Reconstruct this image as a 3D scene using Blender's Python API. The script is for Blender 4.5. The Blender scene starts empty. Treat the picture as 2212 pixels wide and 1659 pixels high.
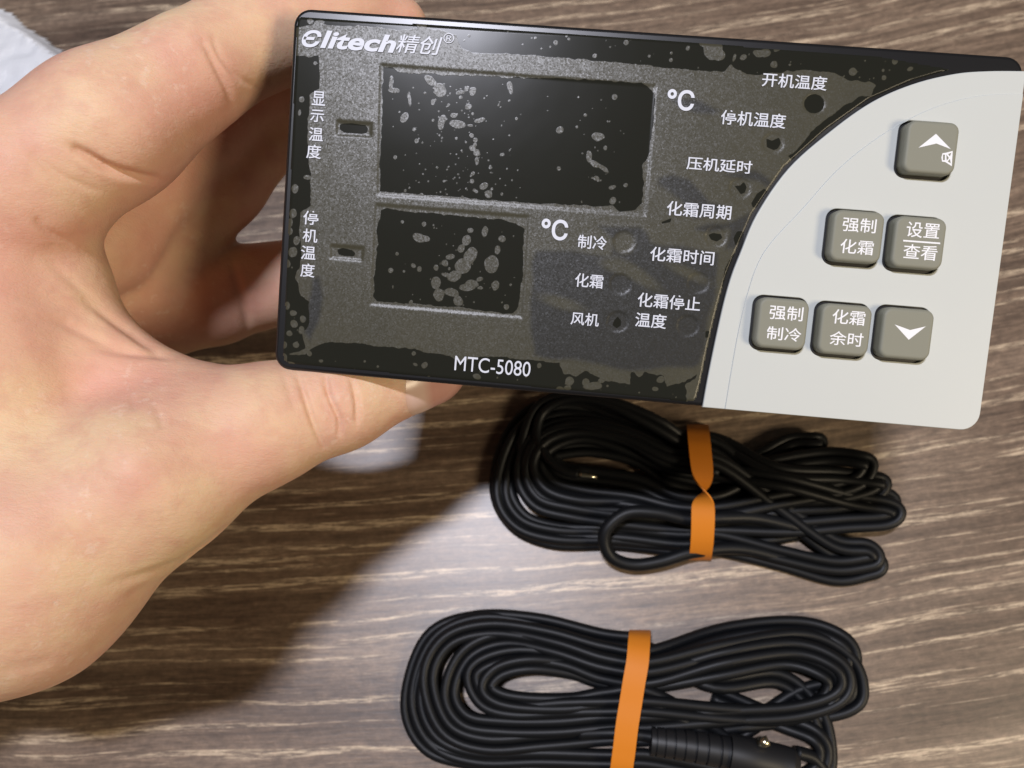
import bpy, bmesh, math, random
import numpy as np
from mathutils import Vector, Matrix

sc = bpy.context.scene
C = sc.collection
MM = 0.001

# ------------------------------------------------------------------ camera
FPX = 3028.0 / 1.8228          # focal length in pixels of a 2212 px wide picture
CX, CY = 1106.0, 829.5
TILT = math.radians(15.0)
ROLL = math.radians(3.5)
DIST = 0.270
cam_d = bpy.data.cameras.new('camera')
cam = bpy.data.objects.new('camera', cam_d)
C.objects.link(cam)
cam_d.sensor_width = 36.0
cam_d.lens = 36.0 * 3028.0 / 4032.0
cam_d.clip_start = 0.005
cam_d.clip_end = 20.0
CROT = Matrix.Rotation(TILT, 4, 'X') @ Matrix.Rotation(ROLL, 4, 'Y')
cam.location = CROT @ Vector((0, 0, DIST))
cam.rotation_euler = CROT.to_euler()
cam_d.dof.use_dof = True
cam_d.dof.focus_distance = 0.164
cam_d.dof.aperture_fstop = 20.0
sc.camera = cam
CAM = Matrix.Translation(cam.location) @ CROT

def W(v):                                  # measured from the lens, in mm -> world metres
    return CAM @ Vector((v[0] * MM, v[1] * MM, v[2] * MM))
def pc(x, y, d):                           # picture measurement + distance -> mm from the lens
    return ((x - CX) / FPX * d, -(y - CY) / FPX * d, -d)

# controller pose, solved from its four corners (face 151.6 x 77 mm)
RF = Matrix(((0.99540143, 0.08320421, -0.04746637), (-0.0867969, 0.99305212, -0.07945933), (0.04052523, 0.08321386, 0.99570737)))
TF = Vector((26.1256, 34.9917, -163.0405))
FW, FH = 75.8, 38.5
FACE = CAM @ Matrix.Translation(TF * MM) @ RF.to_4x4()
def F(x, y, h=0.0):                        # picture measurement -> mm on the controller's face
    d = Vector(pc(x, y, 1.0))
    n = RF.col[2]
    o = TF + n * h
    t = n.dot(o) / n.dot(d)
    q = RF.transposed() @ (d * t - TF)
    return (q.x, q.y)
def T(x, y, h=0.0):                        # picture measurement -> world point at height h mm over the table
    o = CAM.translation
    d = (CAM.to_3x3() @ Vector(pc(x, y, 1.0)))
    t = (h * MM - o.z) / d.z
    return o + d * t

# ------------------------------------------------------------------ world and light
wd = bpy.data.worlds.new('World'); sc.world = wd; wd.use_nodes = True
bg = wd.node_tree.nodes['Background']
bg.inputs['Color'].default_value = (1.0, 0.90, 0.76, 1)
bg.inputs['Strength'].default_value = 0.045
def area(name, direction, dist, sx, sy, power, col):
    l = bpy.data.lights.new(name, 'AREA'); l.shape = 'RECTANGLE'; l.size = sx; l.size_y = sy
    l.energy = power; l.color = col
    o = bpy.data.objects.new(name, l); C.objects.link(o)
    d = Vector(direction).normalized()
    p = W(TF) + (CAM.to_3x3() @ d) * dist
    o.location = p
    tgt = W(TF)
    z = (p - tgt).normalized()
    x = (CAM.to_3x3() @ Vector((1, 0.0, 0))); x = (x - z * x.dot(z)).normalized(); y = z.cross(x)
    o.rotation_euler = Matrix((x, y, z)).transposed().to_euler()
    return o
area('tube_lamp', (-0.19, 0.335, 0.92), 1.35, 0.18, 0.06, 17.2, (0.87, 0.88, 1.0))
area('warm_lamp', (0.65, -0.25, 0.71), 1.25, 0.30, 0.30, 8.2, (1.0, 0.83, 0.58))
sc.view_settings.view_transform = 'Standard'
sc.view_settings.look = 'None'
sc.view_settings.exposure = 0.0
sc.view_settings.gamma = 1.0
sc.view_settings.use_curve_mapping = False

# ------------------------------------------------------------------ helpers
def mat(name, col=(0.5, 0.5, 0.5), rough=0.5, metal=0.0, spec=0.5):
    m = bpy.data.materials.new(name); m.use_nodes = True
    b = m.node_tree.nodes['Principled BSDF']
    b.inputs['Base Color'].default_value = (*col, 1); b.inputs['Roughness'].default_value = rough
    b.inputs['Metallic'].default_value = metal; b.inputs['Specular IOR Level'].default_value = spec
    return m
class NT:
    def __init__(self, m):
        self.t = m.node_tree; self.b = self.t.nodes['Principled BSDF']
    def n(self, typ, **kw):
        nd = self.t.nodes.new(typ)
        for k, v in kw.items():
            if k in nd.inputs: nd.inputs[k].default_value = v
            else: setattr(nd, k, v)
        return nd
    def l(self, a, b): self.t.links.new(a, b)
    def ramp(self, fac, stops):
        r = self.t.nodes.new('ShaderNodeValToRGB'); e = r.color_ramp.elements
        while len(e) < len(stops): e.new(0.5)
        for i, (p, c) in enumerate(stops):
            e[i].position = p; e[i].color = (*c, 1) if len(c) == 3 else c
        self.l(fac, r.inputs['Fac']); return r.outputs['Color']
    def mix(self, fac, a, b, mode='MIX'):
        m = self.t.nodes.new('ShaderNodeMix'); m.data_type = 'RGBA'; m.blend_type = mode
        for s, v in ((m.inputs[0], fac), (m.inputs[6], a), (m.inputs[7], b)):
            if hasattr(v, 'links'): self.l(v, s)
            elif isinstance(v, (tuple, list)): s.default_value = (*v, 1)
            else: s.default_value = v
        return m.outputs[2]
    def math(self, op, a, b=0.0, c=0.0):
        m = self.t.nodes.new('ShaderNodeMath'); m.operation = op
        for s, v in zip(m.inputs, (a, b, c)):
            if hasattr(v, 'links'): self.l(v, s)
            else: s.default_value = v
        return m.outputs[0]
    def bump(self, h, strength, dist, prev=None):
        b = self.n('ShaderNodeBump'); b.inputs['Strength'].default_value = strength; b.inputs['Distance'].default_value = dist
        self.l(h, b.inputs['Height'])
        if prev is not None: self.l(prev, b.inputs['Normal'])
        return b.outputs['Normal']

def link(name, me, m=None, parent=None, smooth=True):
    o = bpy.data.objects.new(name, me); C.objects.link(o)
    if m is not None and not me.materials: me.materials.append(m)
    if smooth and len(me.polygons):
        me.polygons.foreach_set('use_smooth', [True] * len(me.polygons))
    if parent is not None: o.parent = parent
    return o
def mesh(name, v, f):
    me = bpy.data.meshes.new(name); me.from_pydata([tuple(p) for p in v], [], [tuple(q) for q in f]); me.update(); return me
def thing(name, label, cat, mw=None, group=None):
    o = bpy.data.objects.new(name, None); C.objects.link(o)
    o.empty_display_size = 0.01
    if mw is not None: o.matrix_world = mw
    o['label'] = label; o['category'] = cat
    if group: o['group'] = group
    return o
def tag(o, label, cat, group=None):
    o['label'] = label; o['category'] = cat
    if group: o['group'] = group
    return o
def from_curve(cu):
    o = bpy.data.objects.new('tmp', cu); C.objects.link(o)
    dg = bpy.context.evaluated_depsgraph_get(); dg.update()
    me = bpy.data.meshes.new_from_object(o.evaluated_get(dg))
    bpy.data.objects.remove(o); bpy.data.curves.remove(cu)
    me.materials.clear()
    return me
def plate(name, loops, z0, z1, bev, m, parent, res=3, sharp=False):
    """closed outlines (mm) filled, holes kept, extruded from z0 to z1 with rounded rims"""
    cu = bpy.data.curves.new('c', 'CURVE'); cu.dimensions = '2D'; cu.fill_mode = 'BOTH'
    for lp in loops:
        s = cu.splines.new('POLY'); s.points.add(len(lp) - 1); s.use_cyclic_u = True
        for i, p in enumerate(lp): s.points[i].co = (p[0], p[1], 0, 1)
    cu.extrude = max((z1 - z0) / 2 - bev, 0.0001); cu.bevel_depth = bev; cu.bevel_resolution = res; cu.offset = -bev
    me = from_curve(cu)
    me.transform(Matrix.Scale(MM, 4) @ Matrix.Translation((0, 0, (z0 + z1) / 2)))
    o = link(name, me, m, parent, smooth=False)
    if not sharp:
        me.polygons.foreach_set('use_smooth', [True] * len(me.polygons))
        me.set_sharp_from_angle(angle=math.radians(35))
    return o
def rrect(x0, y0, x1, y1, r, n=7):
    if not isinstance(r, (tuple, list)): r = (r,) * 4
    pts = []
    for (cx, cy, a0, rr) in ((x1 - r[0], y1 - r[0], 0, r[0]), (x0 + r[1], y1 - r[1], 90, r[1]), (x0 + r[2], y0 + r[2], 180, r[2]), (x1 - r[3], y0 + r[3], 270, r[3])):
        for i in range(n + 1):
            a = math.radians(a0 + 90 * i / n); pts.append((cx + rr * math.cos(a), cy + rr * math.sin(a)))
    return pts
def spline(pts, n=10, closed=False):
    P = [np.array(p, float) for p in pts]; N = len(P); out = []
    rng = range(N if closed else N - 1)
    for i in rng:
        if closed: a, b, c, d = P[i - 1], P[i], P[(i + 1) % N], P[(i + 2) % N]
        else: a, b, c, d = P[max(i - 1, 0)], P[i], P[i + 1], P[min(i + 2, N - 1)]
        # centripetal-like tension
        for k in range(n):
            t = k / n
            out.append(0.5 * ((2 * b) + (c - a) * t + (2 * a - 5 * b + 4 * c - d) * t * t + (3 * b - a - 3 * c + d) * t ** 3))
    if not closed: out.append(P[-1])
    return out
def text(body, box, parent, m, h=0.0, bold=0.0, shear=0.0, name='legend', slope=4.6, tall=None):
    """writing fitted to the box measured in the picture, laid on the face at height h mm"""
    x0, y0, x1, y1 = box
    cu = bpy.data.curves.new('t', 'FONT'); cu.body = body; cu.size = 1.0; cu.offset = bold; cu.shear = shear
    cu.resolution_u = 5
    me = from_curve(cu)
    n = len(me.vertices); co = np.empty(n * 3); me.vertices.foreach_get('co', co); co = co.reshape(-1, 3)
    lo, hi = co.min(0), co.max(0)
    xc, yc = (x0 + x1) / 2, (y0 + y1) / 2
    c = F(xc, yc, h); a = F(x0, yc, h); b = F(x1, yc, h)
    w = math.dist(a, b)
    hp = tall if tall else max((y1 - y0) - (x1 - x0) * math.tan(math.radians(slope)), (y1 - y0) * 0.5)
    t_ = F(xc, yc - hp / 2, h); u_ = F(xc, yc + hp / 2, h)
    ht = math.dist(t_, u_)
    s = (hi - lo)
    co[:, 0] = (co[:, 0] - (lo[0] + hi[0]) / 2) / s[0] * w + c[0]
    co[:, 1] = (co[:, 1] - (lo[1] + hi[1]) / 2) / s[1] * ht + c[1]
    co[:, 2] = h
    co *= MM
    me.vertices.foreach_set('co', co.ravel()); me.update()
    return link(name, me, m, parent, smooth=False)

# ------------------------------------------------------------------ table
mw = mat('wood_laminate', rough=0.36, spec=0.4)
t = NT(mw)
tc = t.n('ShaderNodeTexCoord')
mp = t.n('ShaderNodeMapping'); mp.inputs['Rotation'].default_value = (0, 0, math.radians(-3.5))
t.l(tc.outputs['Object'], mp.inputs['Vector'])
warp = t.n('ShaderNodeTexNoise', Scale=7.0, Detail=2.0)
t.l(mp.outputs[0], warp.inputs['Vector'])
off = t.n('ShaderNodeVectorMath', operation='MULTIPLY_ADD')
t.l(warp.outputs['Color'], off.inputs[0]); off.inputs[1].default_value = (0.0, 0.013, 0.0)
sxyz = t.n('ShaderNodeSeparateXYZ'); t.l(mp.outputs[0], sxyz.inputs[0])      # the boards' figure bends upward to the right
xr = t.math('MAXIMUM', t.math('ADD', sxyz.outputs['X'], 0.02), 0.0)
yb = t.math('SUBTRACT', sxyz.outputs['Y'], t.math('MULTIPLY', t.math('MULTIPLY', xr, xr), 0.42))
cb = t.n('ShaderNodeCombineXYZ'); t.l(sxyz.outputs['X'], cb.inputs[0]); t.l(yb, cb.inputs[1])
t.l(cb.outputs[0], off.inputs[2])
def stretched(sx, sy, scale, detail=4.0, rough=0.55, seed=0.0):
    k = t.n('ShaderNodeMapping'); k.inputs['Scale'].default_value = (sx, sy, 1); k.inputs['Location'].default_value = (seed, seed * 1.7, 0)
    t.l(off.outputs[0], k.inputs['Vector'])
    n = t.n('ShaderNodeTexNoise', Scale=scale, Detail=detail, Roughness=rough); t.l(k.outputs[0], n.inputs['Vector'])
    return n.outputs['Fac']
bands = stretched(5.0, 60.0, 1.0, 3.0, 0.5, 1.3)
streak = stretched(6.0, 270.0, 1.0, 6.0, 0.60, 4.1)
fine = stretched(90.0, 900.0, 1.0, 5.0, 0.75, 7.7)
blot = stretched(330.0, 420.0, 1.0, 5.0, 0.75, 2.9)
tint = stretched(6.0, 9.0, 1.0, 2.0, 0.5, 9.2)
base = t.ramp(bands, [(0.32, (0.080, 0.051, 0.036)), (0.50, (0.140, 0.096, 0.068)), (0.66, (0.205, 0.148, 0.108))])
base = t.mix(t.math('MULTIPLY', t.ramp(tint, [(0.42, (0, 0, 0)), (0.66, (1, 1, 1))]), 0.55), base, (0.29, 0.215, 0.155))
lite = t.ramp(streak, [(0.535, (0, 0, 0)), (0.585, (1, 1, 1))])
brk = t.ramp(fine, [(0.44, (0.12, 0.12, 0.12)), (0.54, (1, 1, 1))])
c1 = t.mix(t.math('MULTIPLY', t.math('MULTIPLY', lite, brk), 0.85), base, (0.50, 0.40, 0.29))
dk = t.ramp(streak, [(0.40, (1, 1, 1)), (0.46, (0, 0, 0))])
c2 = t.mix(t.math('MULTIPLY', dk, 0.32), c1, (0.038, 0.025, 0.019))
c3 = t.mix(0.75, c2, t.ramp(fine, [(0.30, (0.22, 0.22, 0.22)), (0.70, (0.85, 0.84, 0.82))]), 'OVERLAY')
c4 = t.mix(0.65, c3, t.ramp(blot, [(0.36, (0.34, 0.33, 0.32)), (0.60, (0.60, 0.59, 0.57)), (0.72, (0.95, 0.93, 0.90))]), 'OVERLAY')
t.l(c4, t.b.inputs['Base Color'])
rr = t.n('ShaderNodeMapRange'); rr.inputs['To Min'].default_value = 0.34; rr.inputs['To Max'].default_value = 0.50
t.l(fine, rr.inputs['Value']); t.l(rr.outputs[0], t.b.inputs['Roughness'])
t.l(t.bump(t.math('ADD', fine, blot), 0.25, 0.0004), t.b.inputs['Normal'])
v = [(-.8, -.6, 0), (.8, -.6, 0), (.8, .8, 0), (-.8, .8, 0), (-.8, -.6, -.03), (.8, -.6, -.03), (.8, .8, -.03), (-.8, .8, -.03)]
t.b.inputs['Coat Weight'].default_value = 0.75; t.b.inputs['Coat Roughness'].default_value = 0.36; t.b.inputs['Coat IOR'].default_value = 1.55
tab = link('table_top', mesh('table_top', v, [(0, 1, 2, 3), (7, 6, 5, 4), (0, 4, 5, 1), (1, 5, 6, 2), (2, 6, 7, 3), (3, 7, 4, 0)]), mw, smooth=False)
tab['kind'] = 'structure'

# ------------------------------------------------------------------ controller
m_black = mat('black_gloss_plastic', (0.010, 0.010, 0.011), 0.30)
m_body = mat('black_case_plastic', (0.012, 0.012, 0.013), 0.45)
m_white = mat('white_panel_plastic', (0.575, 0.60, 0.575), 0.45)
m_key = mat('grey_rubber_key', (0.235, 0.235, 0.185), 0.6)
m_leg = mat('white_print', (0.66, 0.69, 0.77), 0.5)
m_keyleg = mat('white_key_print', (0.86, 0.87, 0.90), 0.5)
for m_, s_, d_ in ((m_white, 9000, 0.00002), (m_key, 9000, 0.00003)):
    q = NT(m_); tcq = q.n('ShaderNodeTexCoord'); nq = q.n('ShaderNodeTexNoise', Scale=float(s_), Detail=2.0)
    q.l(tcq.outputs['Object'], nq.inputs['Vector']); q.l(q.bump(nq.outputs['Fac'], 0.35, d_), q.b.inputs['Normal'])

ctl = thing('temperature_controller', 'black and white digital temperature controller with six grey keys, held in the hand', 'controller', FACE)
plate('case', [rrect(-FW + 3.5, -FH + 11, FW - 6, FH - 10, 3)], -46, -6.5, 0.8, m_body, ctl)
plate('front_frame', [rrect(-FW, -FH, FW, FH, 3.6)], -7.0, 0.0, 0.8, m_black, ctl, res=4)

# white key panel with the curved edge
arc = [(1517, 876), (1527, 820), (1540, 755), (1554, 690), (1566, 640), (1580, 593), (1598, 547), (1634, 463), (1702, 365), (1792, 285), (1881, 222), (1970, 183), (2060, 161), (2135, 155), (2212, 155)]
arcl = [F(*p) for p in arc]
arcs = [tuple(p) for p in spline(arcl, 6)]
ytop = arcs[-1][1]
def br_corner(x1, y0, r, n=8):
    return [(x1 - r + r * math.cos(math.radians(a)), y0 + r + r * math.sin(math.radians(a))) for a in np.linspace(-90, 0, n)]
arcs = [(arcs[0][0], -FH - 0.15)] + [p for p in arcs if p[1] > -FH + 0.3 and p[0] < FW - 0.4]
panel = arcs + [(FW + 0.15, ytop)] + list(reversed(br_corner(FW + 0.15, -FH - 0.15, 3.8)))
ridge = [(1565, 879), (1578, 800), (1592, 722), (1610, 645), (1640, 563), (1682, 513), (1732, 451), (1807, 368), (1896, 297), (2000, 240), (2104, 210), (2208, 204)]
ridge = [(1565, 879), (1578, 800), (1592, 722), (1610, 645), (1633, 575), (1665, 523), (1732, 451), (1807, 368), (1896, 297), (2000, 240), (2104, 210), (2208, 204)]
rl = [tuple(p) for p in spline([F(*p) for p in ridge], 6)]
rl = [(rl[0][0], -FH - 0.1)] + [p for p in rl if p[1] > -FH + 0.3 and p[0] < FW - 0.3]
inner = rl + [(FW + 0.1, rl[-1][1])] + list(reversed(br_corner(FW + 0.1, -FH - 0.1, 3.8)))
keys = [((1938, 259, 2073, 384), 'up'), ((1783, 450, 1910, 575), 'a'), ((1912, 462, 2046, 590), 'b'), ((1622, 637, 1750, 762), 'c'), ((1756, 650, 1885, 775), 'd'), ((1888, 657, 2018, 785), 'down')]
KH = 3.5
kc = []
for (x0, y0, x1, y1), k in keys:
    mx, my = (x0 + x1) / 2, (y0 + y1) / 2
    p0 = F(mx, my, 0.9); p1 = F(mx, my, KH)
    kc.append(((p0[0] + p1[0]) / 2, (p0[1] + p1[1]) / 2))
KR = 5.25
holes = [rrect(x - KR - 0.55, y - KR - 0.62, x + KR + 0.5, y + KR + 0.55, 2.2) for x, y in kc]
plate('key_panel', [panel] + holes, -1.2, 0.55, 0.25, m_white, ctl)
plate('raised_key_field', [inner] + holes, 0.2, 0.72, 0.16, m_white, ctl)
# deep wells behind the keys, seen as dark gaps
plate('key_well', [rrect(min(x for x, y in kc) - 9, min(y for x, y in kc) - 9, max(x for x, y in kc) + 8, max(y for x, y in kc) + 8, 3)], -0.9, 0.02, 0.05, m_body, ctl)
for (x, y), (bx, k) in zip(kc, keys):
    b = plate('key', [rrect(x - KR, y - KR, x + KR, y + KR, 1.9)], -0.5, KH, 0.75, m_key, ctl, res=5)
    h = KH + 0.03
    if k == 'a': text('强制', (1820, 468, 1893, 505), b, m_keyleg, h, 0.006); text('化霜', (1815, 515, 1887, 552), b, m_keyleg, h, 0.006)
    if k == 'b':
        text('设置', (1958, 478, 2030, 517), b, m_keyleg, h, 0.006); text('查看', (1951, 526, 2025, 564), b, m_keyleg, h, 0.006)
        q = [F(*p, h) for p in ((1951, 518), (2031, 524), (2031, 527.5), (1951, 521.5))]
        link('legend', mesh('l', [(a * MM, c * MM, h * MM) for a, c in q], [(3, 2, 1, 0)]), m_keyleg, b, False)
    if k == 'c': text('强制', (1662, 658, 1735, 695), b, m_keyleg, h, 0.006); text('制冷', (1656, 704, 1731, 739), b, m_keyleg, h, 0.006)
    if k == 'd': text('化霜', (1798, 667, 1869, 704), b, m_keyleg, h, 0.006); text('余时', (1792, 714, 1865, 750), b, m_keyleg, h, 0.006)
    if k == 'up':
        q = [F(*p, h) for p in ((1984, 319), (2022, 289), (2054, 322), (2023, 310))]
        plate('arrow', [q], h - 0.03, h, 0.0, m_keyleg, b, sharp=True)
        o1 = [F(*p, h) for p in ((2036, 331), (2043, 330), (2058, 326), (2056, 359), (2042, 350), (2035, 349), (2033.5, 340))]
        o2 = [F(*p, h) for p in ((2044, 334), (2050, 341), (2045, 347))]
        o3 = [F(*p, h) for p in ((2048, 333), (2055, 330), (2052, 338))]
        o4 = [F(*p, h) for p in ((2052, 343), (2054, 353), (2047, 349))]
        o5 = [F(*p, h) for p in ((2037, 334), (2041, 334), (2041, 346), (2037, 346))]
        plate('mute_symbol', [o1, o2, o3, o4, o5], h - 0.03, h, 0.0, m_keyleg, b, sharp=True)
    if k == 'down':
        q = [F(*p, h) for p in ((1933, 701), (1966, 713), (2000, 705), (1963, 734))]
        plate('arrow', [q], h - 0.03, h, 0.0, m_keyleg, b, sharp=True)

# ---- protective film, with the places where it sticks and where air lifts it
ST = 0.26
gx = np.arange(-FW + 0.2, 75.0, ST); gy = np.arange(-FH + 0.2, FH - 0.1, ST)
X, Y = np.meshgrid(gx, gy)
rs = np.random.RandomState(5)
def vnoise(X, Y, cell, seed):
    r = np.random.RandomState(seed); g = r.rand(200, 400)
    u = (X + 90) / cell; w = (Y + 60) / cell
    i = np.floor(u).astype(int) % 398; j = np.floor(w).astype(int) % 198
    fu = u - np.floor(u); fw = w - np.floor(w)
    fu = fu * fu * (3 - 2 * fu); fw = fw * fw * (3 - 2 * fw)
    return (g[j, i] * (1 - fu) + g[j, i + 1] * fu) * (1 - fw) + (g[j + 1, i] * (1 - fu) + g[j + 1, i + 1] * fu) * fw - 0.5
def sd_poly(P, X, Y):
    """signed distance, negative inside"""
    P = np.array(P); d = np.full(X.shape, 1e9); ins = np.zeros(X.shape, bool)
    for k in range(len(P)):
        a = P[k]; b = P[(k + 1) % len(P)]; e = b - a
        L = max((e * e).sum(), 1e-9)
        tt = np.clip(((X - a[0]) * e[0] + (Y - a[1]) * e[1]) / L, 0, 1)
        d = np.minimum(d, (X - a[0] - tt * e[0]) ** 2 + (Y - a[1] - tt * e[1]) ** 2)
        cr = ((a[1] > Y) != (b[1] > Y))
        with np.errstate(divide='ignore', invalid='ignore'):
            xi = a[0] + (Y - a[1]) / (b[1] - a[1] + 1e-12) * e[0]
        ins ^= cr & (X < xi)
    d = np.sqrt(d); return np.where(ins, -d, d)
def fp(pts): return [F(*p) for p in pts]
stuck = [
 # top strip and the band running down along the white panel
 [(640, 20), (2120, 110), (2120, 158), (2060, 168), (1975, 190), (1905, 212), (1851, 246), (1792, 281), (1738, 321), (1711, 348), (1702, 338), (1720, 326), (1762, 276), (1821, 231), (1851, 213), (1881, 207), (1890, 186), (1875, 178), (1830, 174), (1800, 160), (1744, 151), (1687, 157), (1640, 163), (1613, 163), (1589, 148), (1578, 139), (1565, 155), (1512, 155), (1333, 136), (1234, 128), (1125, 119), (1016, 115), (992, 100), (985, 78), (950, 66), (900, 62), (860, 66), (820, 60), (700, 56), (660, 58), (640, 60)],
 # left column
 [(640, 124), (688, 122), (691, 150), (690, 192), (670, 205), (664, 300), (668, 345), (672, 380), (672, 445), (652, 460), (648, 500), (652, 560), (640, 600), (650, 640), (668, 650), (668, 700), (655, 720), (660, 752), (640, 760), (600, 770), (600, 500)],
 # the two displays
 [(828, 146), (850, 145), (860, 155), (905, 160), (1100, 168), (1250, 172), (1385, 182), (1408, 195), (1413, 215), (1412, 250), (1405, 300), (1400, 335), (1388, 360), (1390, 400), (1386, 440), (1372, 455), (1340, 458), (1325, 444), (1300, 446), (1130, 438), (1010, 428), (900, 420), (821, 413), (821, 350), (826, 250), (826, 200)],
 [(823, 455), (835, 450), (870, 456), (1085, 475), (1115, 482), (1131, 496), (1130, 560), (1124, 640), (1119, 670), (1108, 678), (1050, 672), (1000, 664), (815, 650), (807, 640), (809, 600), (817, 530), (814, 500)],
 # bottom strip
 [(600, 768), (660, 765), (674, 753), (704, 741), (760, 742), (844, 750), (897, 754), (915, 762), (972, 768), (988, 782), (1040, 770), (1090, 772), (1145, 778), (1208, 784), (1217, 805), (1244, 814), (1264, 802), (1303, 820), (1333, 826), (1360, 829), (1363, 802), (1371, 806), (1380, 816), (1392, 802), (1431, 812), (1440, 835), (1470, 828), (1505, 808), (1500, 820), (1479, 832), (1484, 870), (1200, 860), (600, 800)],
 # scraps along the white panel
 [(1650, 408), (1660, 415), (1642, 450), (1625, 448), (1622, 440), (1634, 420)],
 [(1606, 500), (1600, 520), (1588, 530), (1584, 515), (1592, 500)],
 [(1584, 545), (1566, 580), (1558, 616), (1564, 626), (1578, 600), (1592, 560)],
 [(1524, 715), (1532, 716), (1531, 730), (1523, 729)],
 # indicator spots and the two dashes
 [(1758 + 22 * math.cos(a), 225 + 21 * math.sin(a)) for a in np.linspace(0, 6.28, 14)[:-1]],
 [(1655, 300), (1667, 305), (1682, 298), (1686, 310), (1680, 322), (1670, 325), (1656, 318)],
 [(1586, 402), (1598, 402), (1606, 394), (1612, 404), (1609, 416), (1600, 420), (1594, 412)],
 [(1530, 508), (1540, 504), (1556, 506), (1560, 514), (1548, 522), (1536, 518)],
 [(1334, 684), (1341, 692), (1341, 703), (1332, 709), (1323, 702), (1327, 692)],
 [(738, 268), (760, 267), (790, 271), (795, 279), (792, 288), (780, 290), (744, 287), (735, 280), (734, 272)],
 [(729, 540), (740, 536), (760, 540), (768, 547), (765, 554), (745, 553), (732, 550)],
 [(1428, 480), (1450, 472), (1448, 480), (1430, 484)],
]
wob = vnoise(X, Y, 1.3, 3) * 0.55 + vnoise(X, Y, 0.6, 4) * 0.28
S = np.full(X.shape, 1e9)
for P in stuck: S = np.minimum(S, sd_poly(fp(P), X, Y) + wob * (0.75 if len(P) > 14 else 0.16))
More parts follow.
